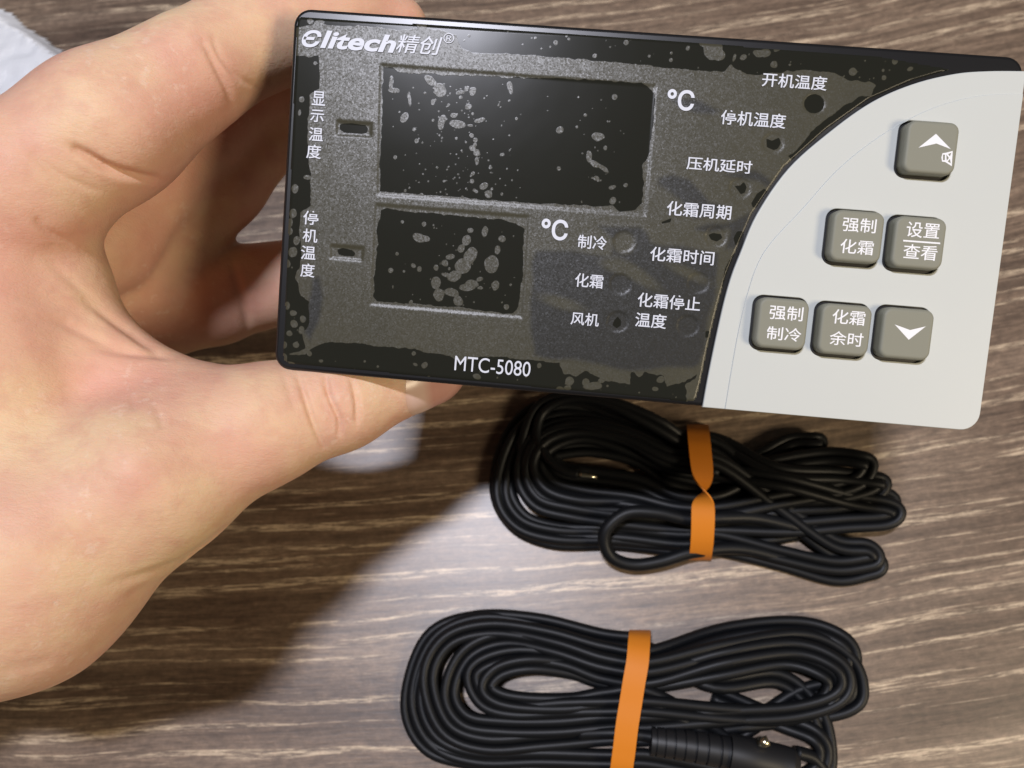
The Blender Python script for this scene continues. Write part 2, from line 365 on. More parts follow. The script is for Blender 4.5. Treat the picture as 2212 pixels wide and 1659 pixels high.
# air blobs inside the stuck areas (picture measurements: x, y, half-width, half-height, angle)
blobs = [(930, 175, 16, 8, 30), (950, 195, 16, 13, 60), (885, 215, 4, 14, -10), (873, 255, 7, 11, 30), (1008, 192, 5, 6, 0), (993, 201, 9, 4, -20), (1021, 199, 7, 10, 0), (1012, 232, 7, 5, -30), (935, 222, 5, 7, 0), (955, 264, 8, 15, 12), (988, 268, 17, 8, 5), (980, 251, 8, 6, 0), (1036, 261, 10, 4, -20), (1016, 272, 8, 4, 0), (1019, 293, 6, 5, 0), (1027, 303, 5, 5, 0), (1021, 321, 8, 6, 20), (1030, 330, 8, 7, 30), (1031, 350, 5, 9, 0), (1045, 402, 9, 7, -30), (1056, 420, 8, 8, 0), (1020, 392, 5, 5, 0), (1022, 375, 4, 4, 0), (1083, 335, 4, 5, 0), (1102, 190, 6, 14, -15), (1210, 281, 8, 8, 0), (1290, 295, 15, 9, 5), (1308, 320, 4, 6, 0), (1272, 338, 6, 12, -10), (1285, 355, 12, 7, 25), (1300, 362, 18, 6, 30), (1288, 385, 6, 5, 0), (1328, 210, 6, 6, 30), (1322, 405, 7, 4, -20), (1323, 434, 7, 8, 20), (1351, 400, 5, 5, 0), (1207, 365, 4, 4, 0), (845, 180, 5, 16, 0), (850, 196, 11, 5, 0), (900, 305, 6, 6, 0), (895, 280, 5, 6, 0),
 (905, 514, 14, 10, 15), (920, 515, 10, 6, 10), (870, 480, 4, 4, 0), (916, 484, 5, 5, 0), (1008, 520, 9, 12, 30), (997, 537, 8, 9, 30), (973, 555, 10, 6, -15), (961, 568, 8, 7, 0), (1017, 552, 14, 18, 25), (1000, 575, 17, 17, 40), (982, 597, 16, 12, -20), (965, 594, 10, 5, 10), (1062, 571, 16, 20, 0), (1075, 541, 6, 9, 0), (1085, 516, 9, 8, 0), (1048, 500, 7, 11, 10), (1016, 498, 7, 6, 0), (942, 612, 10, 14, 0), (948, 636, 12, 14, -20), (975, 632, 15, 9, 10), (990, 650, 11, 10, 40), (1020, 613, 15, 9, 0), (1012, 620, 20, 9, -10), (1036, 603, 8, 5, -20), (1070, 618, 8, 11, 10), (1038, 622, 6, 4, 0), (844, 584, 5, 5, 0), (893, 574, 6, 5, 30), (906, 582, 5, 6, 0), (942, 579, 5, 6, 0), (1094, 663, 7, 7, 0), (888, 652, 5, 5, 0), (858, 549, 4, 4, 0),
 (911, 52, 9, 20, -30), (774, 62, 8, 6, 0), (690, 53, 12, 8, 0), (671, 47, 7, 7, 0), (1201, 93, 6, 6, 0), (1285, 121, 5, 5, 0), (1352, 93, 5, 6, 0), (1540, 108, 20, 22, 20), (1552, 120, 14, 12, 0), (1522, 97, 12, 6, 10), (1486, 105, 5, 6, 30), (1586, 126, 3, 8, 10), (1605, 125, 8, 6, -30), (1640, 118, 14, 7, 10), (1652, 116, 12, 9, -15), (1678, 107, 8, 5, -30), (1671, 141, 7, 7, 0), (1842, 156, 9, 8, 0), (1908, 169, 6, 6, 0), (1932, 134, 6, 6, 0), (2048, 138, 12, 4, 20), (2058, 152, 8, 5, 20), (1965, 150, 7, 4, -20),
 (638, 408, 8, 10, 0), (634, 462, 9, 12, 20), (626, 480, 8, 10, 0), (633, 545, 10, 12, 0), (625, 500, 9, 8, 0), (641, 520, 7, 10, 20), (622, 570, 8, 10, 0), (652, 215, 5, 6, 0), (648, 245, 4, 8, 0), (663, 384, 9, 5, 10), (682, 138, 5, 4, 0), (636, 700, 9, 8, 0), (652, 714, 6, 9, 0), (620, 660, 7, 9, 0), (634, 676, 8, 7, 0), (626, 720, 8, 7, 0), (640, 745, 7, 6, 0), (615, 745, 7, 9, 0), (655, 690, 7, 8, 0), (612, 775, 9, 12, 0), (630, 785, 9, 5, 0),
 (669, 764, 7, 6, 30), (694, 779, 6, 4, 0), (918, 789, 7, 8, 0), (898, 787, 6, 4, 20), (894, 763, 4, 4, 0), (1030, 813, 9, 6, 10), (1230, 823, 10, 9, 25), (1226, 838, 7, 5, 0), (1280, 834, 20, 9, -10), (1265, 825, 9, 8, 0), (1300, 822, 7, 5, 0), (1426, 820, 8, 7, 0), (1415, 840, 6, 4, 0), (1362, 859, 9, 4, 0), (1385, 862, 6, 5, 0), (1165, 790, 6, 7, 0), (1210, 842, 10, 7, 30), (925, 818, 3, 6, 20)]
def blob(cx, cy, rx, ry, ang):
    c = F(cx, cy); k = 0.099
    a = math.radians(-ang); ux = (X - c[0]) * math.cos(a) + (Y - c[1]) * math.sin(a); uy = -(X - c[0]) * math.sin(a) + (Y - c[1]) * math.cos(a)
    r = np.sqrt((ux / (rx * k)) ** 2 + (uy / (ry * k)) ** 2 + 1e-9)
    return (r - 1) * min(rx, ry) * k
air = np.full(X.shape, 1e9)
for b in blobs: air = np.minimum(air, blob(*b) + wob * 0.55)
for i in range(330):                                  # the many tiny bubbles
    zx = rs.rand()
    if zx < 0.50: cx, cy = rs.normal(985, 75), rs.uniform(180, 430)
    elif zx < 0.60: cx, cy = rs.normal(1290, 40), rs.uniform(200, 440)
    elif zx < 0.72: cx, cy = rs.uniform(830, 1115), rs.uniform(470, 660)
    elif zx < 0.86: cx, cy = rs.uniform(660, 1950), 0; cy = 60 + (cx - 660) * 0.0693 + rs.uniform(-22, 30)
    elif zx < 0.93: cx, cy = rs.uniform(608, 660), rs.uniform(440, 770)
    else: cx, cy = rs.uniform(680, 1480), 0; cy = 785 + (cx - 680) * 0.07 + rs.uniform(-14, 22)
    r = rs.choice([1.6, 2.0, 2.4, 3.2, 4.2], p=[.33, .3, .2, .12, .05])
    air = np.minimum(air, blob(cx, cy, r, r * rs.uniform(.85, 1.2), 0))
loose = np.maximum(S, -air) if False else np.where(air < S * -1, -air, S)
loose = np.maximum(S, -air)                            # > 0 where air lies under the film
half_p = [[(1296, 490), (1383, 489), (1400, 503), (1410, 519), (1452, 530), (1556, 545), (1545, 640), (1515, 790), (1500, 800), (1360, 800), (1154, 768), (1146, 660), (1150, 573), (1160, 545), (1240, 545), (1320, 560), (1330, 520)],
          [(1418, 382), (1450, 372), (1490, 385), (1530, 440), (1580, 445), (1560, 455), (1500, 470), (1470, 430), (1440, 410), (1420, 400)],
          [(1440, 210), (1500, 215), (1560, 240), (1540, 250), (1500, 245), (1450, 225)],
          [(1560, 378), (1630, 370), (1680, 400), (1668, 415), (1640, 390), (1590, 385)],
          [(1505, 495), (1560, 480), (1640, 450), (1600, 540), (1560, 545), (1570, 500), (1530, 500)],
          [(690, 600), (698, 640), (690, 700), (672, 740), (655, 720), (668, 650), (676, 600)]]
half = np.full(X.shape, 1e9)
for P in half_p: half = np.minimum(half, sd_poly(fp(P), X, Y))
half = half + vnoise(X, Y, 5, 8) * 1.2
patch = np.minimum.reduce([blob(1370, 590, 56, 13, 28), blob(1335, 575, 34, 14, 10), blob(1484, 589, 40, 9, 20), blob(1214, 655, 42, 11, 12), blob(1348, 526, 22, 22, 0)])
half = np.maximum(half, -patch)
# heights: recessed windows, their rims and the gentle waves of the lifted film
def rimmed(P, depth, width): return -depth * np.clip(0.5 - sd_poly(fp(P), X, Y) / width, 0, 1)
w1 = [(822, 140), (1416, 186), (1394, 466), (816, 421)]; w2 = [(812, 442), (1142, 468), (1127, 686), (802, 658)]
w3 = [(729, 262), (803, 268), (802, 296), (728, 292)]; w4 = [(716, 530), (786, 536), (783, 563), (716, 558)]
Z = rimmed(w1, 0.14, 0.55) + rimmed(w2, 0.14, 0.55) + rimmed(w3, 0.2, 0.6) + rimmed(w4, 0.2, 0.6)
for (x, y) in ((1758, 225), (1669, 310), (1598, 407), (1546, 512), (1508, 611), (1485, 704), (1348, 522), (1340, 614), (1334, 695)):
    Z += rimmed([(x + 23 * math.cos(a), y + 22 * math.sin(a)) for a in np.linspace(0, 6.28, 20)[:-1]], 0.09, 0.4)
lf = np.clip(loose / 0.5, 0, 1)
Z += 0.03 * vnoise(X, Y, 9, 21) + 0.006 * vnoise(X, Y, 3.0, 22)
Z += 0.012 * np.exp(-(half / 0.35) ** 2) * lf
Z += 0.32
film_out = fp([(648, 36), (1240, 72), (1900, 122), (2058, 150), (1968, 176), (1876, 216), (1786, 280), (1694, 362), (1626, 462), (1588, 548), (1570, 594), (1556, 642), (1543, 692), (1528, 757), (1515, 822), (1505, 860), (1498, 868), (1484, 868), (900, 812), (625, 786), (614, 780), (611, 768), (620, 560), (640, 60), (642, 42)])
sdF = sd_poly(film_out, X, Y)
keep = sdF < 0.0
idx = -np.ones(X.shape, int); idx[keep] = np.arange(keep.sum())
q = np.stack([idx[:-1, :-1], idx[:-1, 1:], idx[1:, 1:], idx[1:, :-1]], -1).reshape(-1, 4)
q = q[(q >= 0).all(1)]
Zf = Z - 0.30 * np.clip(1 + sdF / 0.5, 0, 1)
me = mesh('film', np.stack([X[keep], Y[keep], Zf[keep]], 1) * MM, q.tolist())
for nm, arr in (('loose', loose), ('half', half)):
    at = me.attributes.new(nm, 'FLOAT', 'POINT'); at.data.foreach_set('value', np.clip(arr[keep], -3, 3).astype(np.float32))
m_film = mat('protective_film', (0.05, 0.05, 0.04), 0.3)
t = NT(m_film)
a1 = t.n('ShaderNodeAttribute', attribute_name='loose'); a2 = t.n('ShaderNodeAttribute', attribute_name='half')
def sstep(v, lo, hi):
    r = t.n('ShaderNodeMapRange'); r.interpolation_type = 'SMOOTHSTEP'
    r.inputs['From Min'].default_value = lo; r.inputs['From Max'].default_value = hi; t.l(v, r.inputs['Value']); return r.outputs[0]
k1 = sstep(a1.outputs['Fac'], -0.06, 0.10); k2 = sstep(a2.outputs['Fac'], -0.9, 0.6)
tcf = t.n('ShaderNodeTexCoord')
big = t.n('ShaderNodeTexNoise', Scale=90.0, Detail=3.0); t.l(tcf.outputs['Object'], big.inputs['Vector'])
lc = t.mix(big.outputs['Fac'], (0.044, 0.042, 0.027), (0.064, 0.060, 0.040))
lc = t.mix(k2, (0.026, 0.026, 0.023), lc)
t.l(t.mix(k1, (0.017, 0.0175, 0.0135), lc), t.b.inputs['Base Color'])
rg = t.n('ShaderNodeMapRange'); rg.inputs['To Min'].default_value = 0.20; rg.inputs['To Max'].default_value = 0.36
sg = t.n('ShaderNodeMapRange'); sg.inputs['To Min'].default_value = 0.10; sg.inputs['To Max'].default_value = 0.42
t.l(k1, sg.inputs['Value']); t.l(sg.outputs[0], t.b.inputs['Specular IOR Level'])
t.l(k1, rg.inputs['Value']); t.l(rg.outputs[0], t.b.inputs['Roughness'])
g1 = t.n('ShaderNodeTexNoise', Scale=3800.0, Detail=1.0); t.l(tcf.outputs['Object'], g1.inputs['Vector'])
g2 = t.n('ShaderNodeTexVoronoi', Scale=3300.0); t.l(tcf.outputs['Object'], g2.inputs['Vector'])
vm = t.n('ShaderNodeVectorMath', operation='SUBTRACT'); t.l(g2.outputs['Color'], vm.inputs[0]); vm.inputs[1].default_value = (0.5, 0.5, 0.5)
vs_ = t.n('ShaderNodeVectorMath', operation='SCALE'); t.l(vm.outputs[0], vs_.inputs[0]); t.l(t.math('MULTIPLY', k1, 0.10), vs_.inputs['Scale'])
gn = t.n('ShaderNodeNewGeometry')
va = t.n('ShaderNodeVectorMath', operation='ADD'); t.l(vs_.outputs[0], va.inputs[0]); t.l(gn.outputs['Normal'], va.inputs[1])
vn = t.n('ShaderNodeVectorMath', operation='NORMALIZE'); t.l(va.outputs[0], vn.inputs[0])
t.l(t.bump(t.math('MULTIPLY', g1.outputs['Fac'], k1), 0.2, 0.00005, vn.outputs[0]), t.b.inputs['Normal'])
link('protective_film', me, m_film, ctl)

HL = 0.52
L = lambda s, box, **kw: text(s, box, ctl, m_leg, HL, **{'bold': 0.010, **kw})
L('开机温度', (1646, 155, 1787, 197)); L('停机温度', (1557, 236, 1698, 279)); L('压机延时', (1483, 337, 1625, 377)); L('化霜周期', (1440, 433, 1580, 476)); L('化霜时间', (1404, 532, 1543, 574))
L('℃', (1441, 192, 1500, 240), bold=0.022, tall=45); L('℃', (1169, 472, 1227, 520), bold=0.022, tall=45)
L('制冷', (1248, 506, 1311, 541)); L('化霜', (1242, 589, 1303, 624)); L('风机', (1233, 673, 1294, 706)); L('化霜停止', (1377, 631, 1513, 673)); L('温度', (1372, 674, 1440, 711))
L('MTC-5080', (982, 771, 1146, 811), bold=0.0, tall=32, name='model_number')
for s, bx in zip('显示温度', ((674, 196, 703, 229), (670, 236, 700, 265), (667, 274, 698, 306), (662, 311, 694, 344))): L(s, bx)
for s, bx in zip('停机温度', ((655, 454, 688, 487), (654, 493, 686, 525), (650, 530, 682, 562), (649, 568, 680, 600))): L(s, bx)
L('Є', (652, 63, 694, 104), bold=0.03, shear=0.25, name='logo', tall=38); L('litech', (692, 66, 856, 114), bold=0.03, shear=0.25, name='logo', tall=39)
L('精创', (856, 72, 955, 121), bold=0.007, shear=0.22, name='logo', tall=40); L('®', (958, 71, 981, 94), bold=0.0, name='logo', tall=22)

# ------------------------------------------------------------------ hand
def hand_mesh():
    caps = []
    def cp(group, a, b, k=4.0): caps.append((group, a, b, k))
    # (x, y, distance, radius mm)
    cp('palm', (-830, 1440, 170, 30), (-330, 1070, 166, 30), 14)       # forearm and wrist
    cp('palm', (-330, 1070, 166, 30), (-60, 780, 172, 27), 14)
    cp('palm', (-160, 545, 166, 19), (60, 408, 165, 16.5), 9)            # index metacarpal
    cp('palm', (-300, 1315, 165, 27), (30, 1222, 164, 25), 12)         # heel
    cp('palm', (30, 1215, 163, 24.5), (320, 1035, 168, 17.8), 9)           # thumb metacarpal
    cp('palm', (-40, 520, 166, 14), (20, 960, 168, 19), 10)               # first web
    cp('palm', (30, 455, 171, 9.5), (125, 610, 172, 9), 7)
    cp('palm', (125, 610, 172, 9), (215, 790, 175, 10), 7)
    cp('palm', (215, 790, 175, 10), (400, 880, 176, 11), 7)
    cp('palm', (-60, 600, 195, 20), (150, 640, 205, 16), 10)             # inside of the palm
    cp('index', (50, 402, 164, 16.2), (230, 278, 168, 14.8), 6)
    cp('index', (230, 278, 168, 14.8), (420, 156, 174, 13.0), 6)
    cp('index', (505, 105, 179, 12.4), (740, 25, 188, 10.8), 4)
    cp('index', (740, 25, 188, 10.5), (850, 65, 194, 8.8), 4)
    cp('thumb', (320, 1030, 168, 17), (560, 920, 175, 13.0), 7)
    cp('thumb', (560, 920, 175, 13), (730, 862, 181, 11.6), 6)
    cp('thumb', (730, 862, 181, 11.4), (920, 798, 189, 9.0), 5)
    cp('middle', (90, 575, 188, 13), (219, 517, 197, 12.8), 6)
    cp('middle', (219, 517, 197, 12.8), (338, 383, 203, 12.2), 5)
    cp('middle', (338, 383, 203, 12.2), (540, 185, 208, 10), 4)
    cp('middle', (540, 185, 208, 10), (760, 170, 217, 9), 4)
    cp('ring', (150, 680, 210, 13), (300, 594, 215, 12.8), 6)
    cp('ring', (300, 594, 215, 12.8), (478, 397, 217, 11.6), 5)
    cp('ring', (478, 397, 217, 11.6), (620, 240, 220, 10.4), 4)
    cp('ring', (620, 240, 220, 10.4), (780, 225, 222, 9), 4)
    cp('little', (130, 690, 216, 13), (330, 670, 224, 13.5), 6)
    cp('little', (330, 670, 224, 13.5), (455, 648, 226, 13.8), 5)
    cp('little', (490, 632, 227, 13.6), (760, 585, 230, 11), 3)
    st = 1.0
    lo = np.array([-226, -116, -246.0]); hi = np.array([-12, 108, -128.0])
    ax = [np.arange(lo[i], hi[i], st, dtype=np.float32) for i in range(3)]
    GX, GY, GZ = ax[0][:, None, None], ax[1][None, :, None], ax[2][None, None, :]
    fields = {}
    for g, a, b, k in caps:
        A = np.array(pc(*a[:3])); B = np.array(pc(*b[:3])); e = B - A; L2 = (e * e).sum()
        tt = np.clip(((GX - A[0]) * e[0] + (GY - A[1]) * e[1] + (GZ - A[2]) * e[2]) / L2, 0, 1).astype(np.float32)
        d = np.sqrt((GX - A[0] - tt * e[0]) ** 2 + (GY - A[1] - tt * e[1]) ** 2 + (GZ - A[2] - tt * e[2]) ** 2) - (a[3] + (b[3] - a[3]) * tt)
        if g in fields:
            h = np.maximum(k - np.abs(fields[g] - d), 0) / k
            fields[g] = np.minimum(fields[g], d) - h * h * k * 0.25
        else: fields[g] = d
    D = fields.pop('palm')
    for g, k in (('thumb', 8), ('index', 3), ('middle', 3), ('ring', 3), ('little', 4)):
        h = np.maximum(k - np.abs(D - fields[g]), 0) / k
        D = np.minimum(D, fields[g]) - h * h * k * 0.25
    # naive surface nets
    ins = D < 0
    nx, ny, nz = D.shape
    c = [ins[i:nx - 1 + i, j:ny - 1 + j, k:nz - 1 + k] for i in (0, 1) for j in (0, 1) for k in (0, 1)]
    s = sum(x.astype(np.int8) for x in c); act = (s > 0) & (s < 8)
    I = np.argwhere(act); vid = -np.ones(act.shape, int); vid[act] = np.arange(len(I))
    acc = np.zeros((len(I), 3)); cnt = np.zeros(len(I))
    cor = [(i, j, k) for i in (0, 1) for j in (0, 1) for k in (0, 1)]
    for a in cor:
        for axx in range(3):
            if a[axx] == 0:
                b = list(a); b[axx] = 1
                da = D[I[:, 0] + a[0], I[:, 1] + a[1], I[:, 2] + a[2]]; db = D[I[:, 0] + b[0], I[:, 1] + b[1], I[:, 2] + b[2]]
                m = (da < 0) != (db < 0)
                tt = np.where(m, da / np.where(m, da - db, 1), 0)
                p = np.tile(np.array(a, float), (len(I), 1)); p[:, axx] = tt
                acc[m] += p[m]; cnt[m] += 1
    V = (I + acc / cnt[:, None]) * st + lo
    faces = []
    for axx in range(3):
        u, w = (axx + 1) % 3, (axx + 2) % 3
        sl0 = [slice(None)] * 3; sl1 = [slice(None)] * 3
        sl0[axx] = slice(0, -1); sl1[axx] = slice(1, None)
        ch = ins[tuple(sl0)] != ins[tuple(sl1)]
        E_ = np.argwhere(ch)
        E_ = E_[(E_[:, u] > 0) & (E_[:, w] > 0) & (E_[:, u] < act.shape[u]) & (E_[:, w] < act.shape[w])]
        flip = ins[tuple(sl0)][E_[:, 0], E_[:, 1], E_[:, 2]]
        qd = []
        for du, dw in ((-1, -1), (0, -1), (0, 0), (-1, 0)):
            q_ = E_.copy(); q_[:, u] += du; q_[:, w] += dw
            qd.append(vid[q_[:, 0], q_[:, 1], q_[:, 2]])
        qd = np.stack(qd, 1); qd = np.where(flip[:, None], qd, qd[:, ::-1])
        faces.append(qd[(qd >= 0).all(1)])
    return V, np.concatenate(faces)
V, Fc = hand_mesh()
me = mesh('hand', V, Fc.tolist())
tmp = bpy.data.objects.new('tmp', me); C.objects.link(tmp)
sm = tmp.modifiers.new('s', 'SMOOTH'); sm.iterations = 4; sm.factor = 0.5
sb = tmp.modifiers.new('d', 'SUBSURF'); sb.levels = 1; sb.render_levels = 1
dg = bpy.context.evaluated_depsgraph_get(); dg.update()
me2 = bpy.data.meshes.new_from_object(tmp.evaluated_get(dg)); bpy.data.objects.remove(tmp)
n = len(me2.vertices); co = np.empty(n * 3); me2.vertices.foreach_get('co', co); co = co.reshape(-1, 3)
no = np.empty(n * 3); me2.vertices.foreach_get('normal', no); no = no.reshape(-1, 3)
dep = -co[:, 2]; sx = CX + co[:, 0] / dep * FPX; sy = CY - co[:, 1] / dep * FPX
front = (no * (-co / np.linalg.norm(co, axis=1)[:, None])).sum(1)
# skin folds: (points, half-width, depth mm, farthest distance)
folds = [
 ([(431, 77), (460, 130), (490, 190), (506, 238)], 7, 0.9, 185), ([(456, 75), (478, 125), (520, 170), (570, 195)], 6, 0.6, 185),
 ([(150, 315), (180, 330), (238, 363), (300, 380), (345, 386)], 9, 2.3, 190), ([(60, 327), (134, 381), (223, 417)], 8, 0.5, 185),
 ([(74, 469), (104, 501), (167, 531)], 8, 0.7, 185), ([(170, 640), (268, 707), (352, 768)], 9, 1.1, 185), ([(100, 560), (170, 620), (230, 665)], 9, 0.5, 185),
 ([(190, 751), (280, 762), (380, 770)], 8, 0.8, 190), ([(120, 690), (220, 740), (300, 760)], 9, 0.5, 190),
 ([(640, 800), (660, 860), (680, 920), (704, 976)], 6, 1.1, 200), ([(702, 805), (710, 852), (733, 905), (732, 946)], 6, 1.25, 200), ([(757, 813), (771, 867), (771, 920)], 6, 1.0, 200), ([(690, 850), (710, 900), (728, 930)], 5, 0.5, 200), ([(610, 800), (625, 850), (640, 890)], 7, 0.3, 200),
 ([(502, 1126), (440, 1180), (372, 1221), (223, 1265)], 9, 0.8, 190), ([(480, 1170), (400, 1235), (260, 1290)], 9, 0.45, 190), ([(330, 870), (345, 900), (350, 930)], 8, 0.35, 190), ([(285, 850), (290, 890)], 8, 0.3, 190),
 ([(0, 1445), (60, 1440), (120, 1420)], 12, 0.35, 190), ([(500, 560), (515, 620), (530, 680), (535, 720)], 9, 1.0, 230), ([(20, 690), (140, 700), (260, 760)], 10, 0.35, 185), ([(30, 640), (130, 660), (230, 720)], 10, 0.3, 185)]
disp = np.zeros(n)
def seg_d(pts):
    d = np.full(n, 1e9); tp = np.zeros(n)
    P = spline(pts, 4); M_ = len(P) - 1
    for i_, (a, b) in enumerate(zip(P[:-1], P[1:])):
        e = b - a; L2 = (e * e).sum() + 1e-9
        tt = np.clip(((sx - a[0]) * e[0] + (sy - a[1]) * e[1]) / L2, 0, 1)
        dd = (sx - a[0] - tt * e[0]) ** 2 + (sy - a[1] - tt * e[1]) ** 2
        tp = np.where(dd < d, (i_ + tt) / M_, tp); d = np.minimum(d, dd)
    return np.sqrt(d), np.sin(np.pi * np.clip(tp, 0.02, 0.98)) ** 0.7
for pts, w_, dp, far in folds:
    d, fade = seg_d(pts); on = (front > 0.05) & (dep < far)
    disp -= np.where(on, 0.85 * dp * fade * np.exp(-(d / (1.15 * w_)) ** 2), 0)
# soft swellings (x, y, radius px, height mm)
for x, y, r, h in ((290, 1005, 85, 1.6), (360, 1090, 90, 0.8), (300, 280, 100, 1.2), (60, 1180, 150, 1.5)):
    disp += np.where(front > 0.05, h * np.exp(-((sx - x) ** 2 + (sy - y) ** 2) / r ** 2), 0)
co2 = co + no * disp[:, None]
Mw = np.array(CAM)[:3, :3]; off_ = np.array(CAM.translation)
base_w = np.array(W((-150, -20, -170)))
wco = (co2 * MM) @ Mw.T + off_ - base_w
me2.vertices.foreach_set('co', wco.astype(np.float32).ravel()); me2.update()
ms = mat('skin', (0.60, 0.38, 0.27), 0.50, spec=0.28)
t = NT(ms)
tcs = t.n('ShaderNodeTexCoord')
n1 = t.n('ShaderNodeTexNoise', Scale=34.0, Detail=3.0); t.l(tcs.outputs['Object'], n1.inputs['Vector'])
n2 = t.n('ShaderNodeTexNoise', Scale=170.0, Detail=4.0, Roughness=0.6); t.l(tcs.outputs['Object'], n2.inputs['Vector'])
c = t.ramp(n1.outputs['Fac'], [(0.33, (0.70, 0.365, 0.275)), (0.5, (0.74, 0.455, 0.315)), (0.66, (0.78, 0.55, 0.345))])
c = t.mix(t.math('MULTIPLY', t.ramp(n2.outputs['Fac'], [(0.45, (0, 0, 0)), (0.75, (1, 1, 1))]), 0.6), c, (0.64, 0.33, 0.24))
n3 = t.n('ShaderNodeTexVoronoi', Scale=420.0); t.l(tcs.outputs['Object'], n3.inputs['Vector'])
fl = t.n('ShaderNodeTexNoise', Scale=420.0, Detail=3.0, Roughness=0.6); t.l(tcs.outputs['Object'], fl.inputs['Vector'])
flm = t.n('ShaderNodeTexNoise', Scale=45.0, Detail=1.0); t.l(tcs.outputs['Object'], flm.inputs['Vector'])
fleck = t.math('MULTIPLY', t.ramp(fl.outputs['Fac'], [(0.58, (0, 0, 0)), (0.66, (1, 1, 1))]), t.ramp(flm.outputs['Fac'], [(0.50, (0, 0, 0)), (0.62, (1, 1, 1))]))
c = t.mix(t.math('MULTIPLY', fleck, 0.28), c, (0.86, 0.68, 0.55))
t.l(c, t.b.inputs['Base Color'])
t.b.inputs['Subsurface Weight'].default_value = 0.25
t.b.inputs['Subsurface Radius'].default_value = (1.0, 0.35, 0.18)
t.b.inputs['Subsurface Scale'].default_value = 0.004
mpv = t.n('ShaderNodeMapping'); mpv.inputs['Rotation'].default_value = (0.3, 0.2, 0.5); mpv.inputs['Scale'].default_value = (1, 2.2, 1)
t.l(tcs.outputs['Object'], mpv.inputs['Vector'])
v1 = t.n('ShaderNodeTexVoronoi', Scale=800.0, feature='DISTANCE_TO_EDGE'); t.l(mpv.outputs[0], v1.inputs['Vector'])
n4 = t.n('ShaderNodeTexNoise', Scale=260.0, Detail=5.0, Roughness=0.65); t.l(mpv.outputs[0], n4.inputs['Vector'])
lines = t.ramp(v1.outputs['Distance'], [(0.0, (0, 0, 0)), (0.16, (1, 1, 1))])
b1 = t.bump(lines, 0.2, 0.0001)
t.l(t.bump(n4.outputs['Fac'], 0.42, 0.0005, b1), t.b.inputs['Normal'])
hand = link('hand', me2, ms)
hand.location = base_w
tag(hand, 'bare left hand gripping the controller from its left side, thumb below it', 'hand')

# thumb nail: a curved plate lying on the back of the thumb tip
A = np.array(pc(730, 862, 181)); B = np.array(pc(920, 798, 189)); e = B - A; Ln = np.linalg.norm(e); e /= Ln
view = -(A + B) / 2; view /= np.linalg.norm(view)
u = view - e * (view @ e); u /= np.linalg.norm(u); w = np.cross(e, u)          # u faces the lens, w sideways
if w[1] > 0: w = -w
vs, fs = [], []
NU, NV = 16, 18
for i in range(NU + 1):
    s_ = i / NU
    for j in range(NV + 1):
        a = math.radians(-10 + 92 * (j / NV))
        cur = 2.6 * (1 - (2 * j / NV - 1) ** 2)
        l_ = Ln - 6.5 + cur * -1.0 + s_ * (14.0 + cur * 1.6)
        tt = min(l_ / Ln, 1.0); r = 11.4 + (9.0 - 11.4) * tt + 0.02 + 0.22 * min(1.0, s_ * 6)
        k = 1.0
        if l_ > Ln: k = math.sqrt(max(1 - ((l_ - Ln) / 10.5) ** 2, 0.05))
        p = A + e * l_ + (u * math.cos(a) + w * math.sin(a)) * r * k
        vs.append(tuple((np.array(p) * MM) @ Mw.T + off_ - base_w))
for i in range(NU):
    for j in range(NV):
        q_ = i * (NV + 1) + j; fs.append((q_, q_ + 1, q_ + NV + 2, q_ + NV + 1))
m_nail = mat('nail', (0.62, 0.37, 0.31), 0.28)
me = mesh('nail', vs, fs)
la = me.attributes.new('lunula', 'FLOAT', 'POINT')
la.data.foreach_set('value', np.repeat(np.linspace(0, 1, NU + 1), NV + 1).astype(np.float32))
t = NT(m_nail); an = t.n('ShaderNodeAttribute', attribute_name='lunula')
t.l(t.ramp(an.outputs['Fac'], [(0.0, (0.66, 0.43, 0.33)), (0.08, (0.70, 0.49, 0.41)), (0.24, (0.70, 0.49, 0.41)), (0.38, (0.62, 0.33, 0.28)), (0.9, (0.62, 0.34, 0.28))]), t.b.inputs['Base Color'])
link('fingernail', me, m_nail, hand)

# ------------------------------------------------------------------ cables
m_cable = mat('black_cable_sheath', (0.006, 0.0066, 0.0078), 0.48, spec=0.30)
m_tin = mat('tinned_wire', (0.75, 0.68, 0.5), 0.25, 1.0)
m_band = mat('orange_rubber', (0.70, 0.225, 0.018), 0.55, spec=0.3)
def tube(vs, fs, pts, r, sides=10, cap=True):
    P = [Vector(p) for p in pts]; N = len(P); b0 = len(vs)
    up = Vector((0, 0, 1))
    for i in range(N):
        tg = (P[min(i + 1, N - 1)] - P[max(i - 1, 0)]).normalized()
        x = up.cross(tg)
        if x.length < 1e-4: x = Vector((1, 0, 0))
        x.normalize(); y = tg.cross(x)
        rad = r(i / (N - 1)) if callable(r) else r
        for k in range(sides):
            a = 2 * math.pi * k / sides; vs.append(P[i] + x * (rad * math.cos(a)) + y * (rad * math.sin(a)))
    for i in range(N - 1):
        for k in range(sides):
            k2 = (k + 1) % sides; fs.append((b0 + i * sides + k, b0 + i * sides + k2, b0 + (i + 1) * sides + k2, b0 + (i + 1) * sides + k))
    if cap:
        fs.append(tuple(b0 + k for k in reversed(range(sides)))); fs.append(tuple(b0 + (N - 1) * sides + k for k in range(sides)))
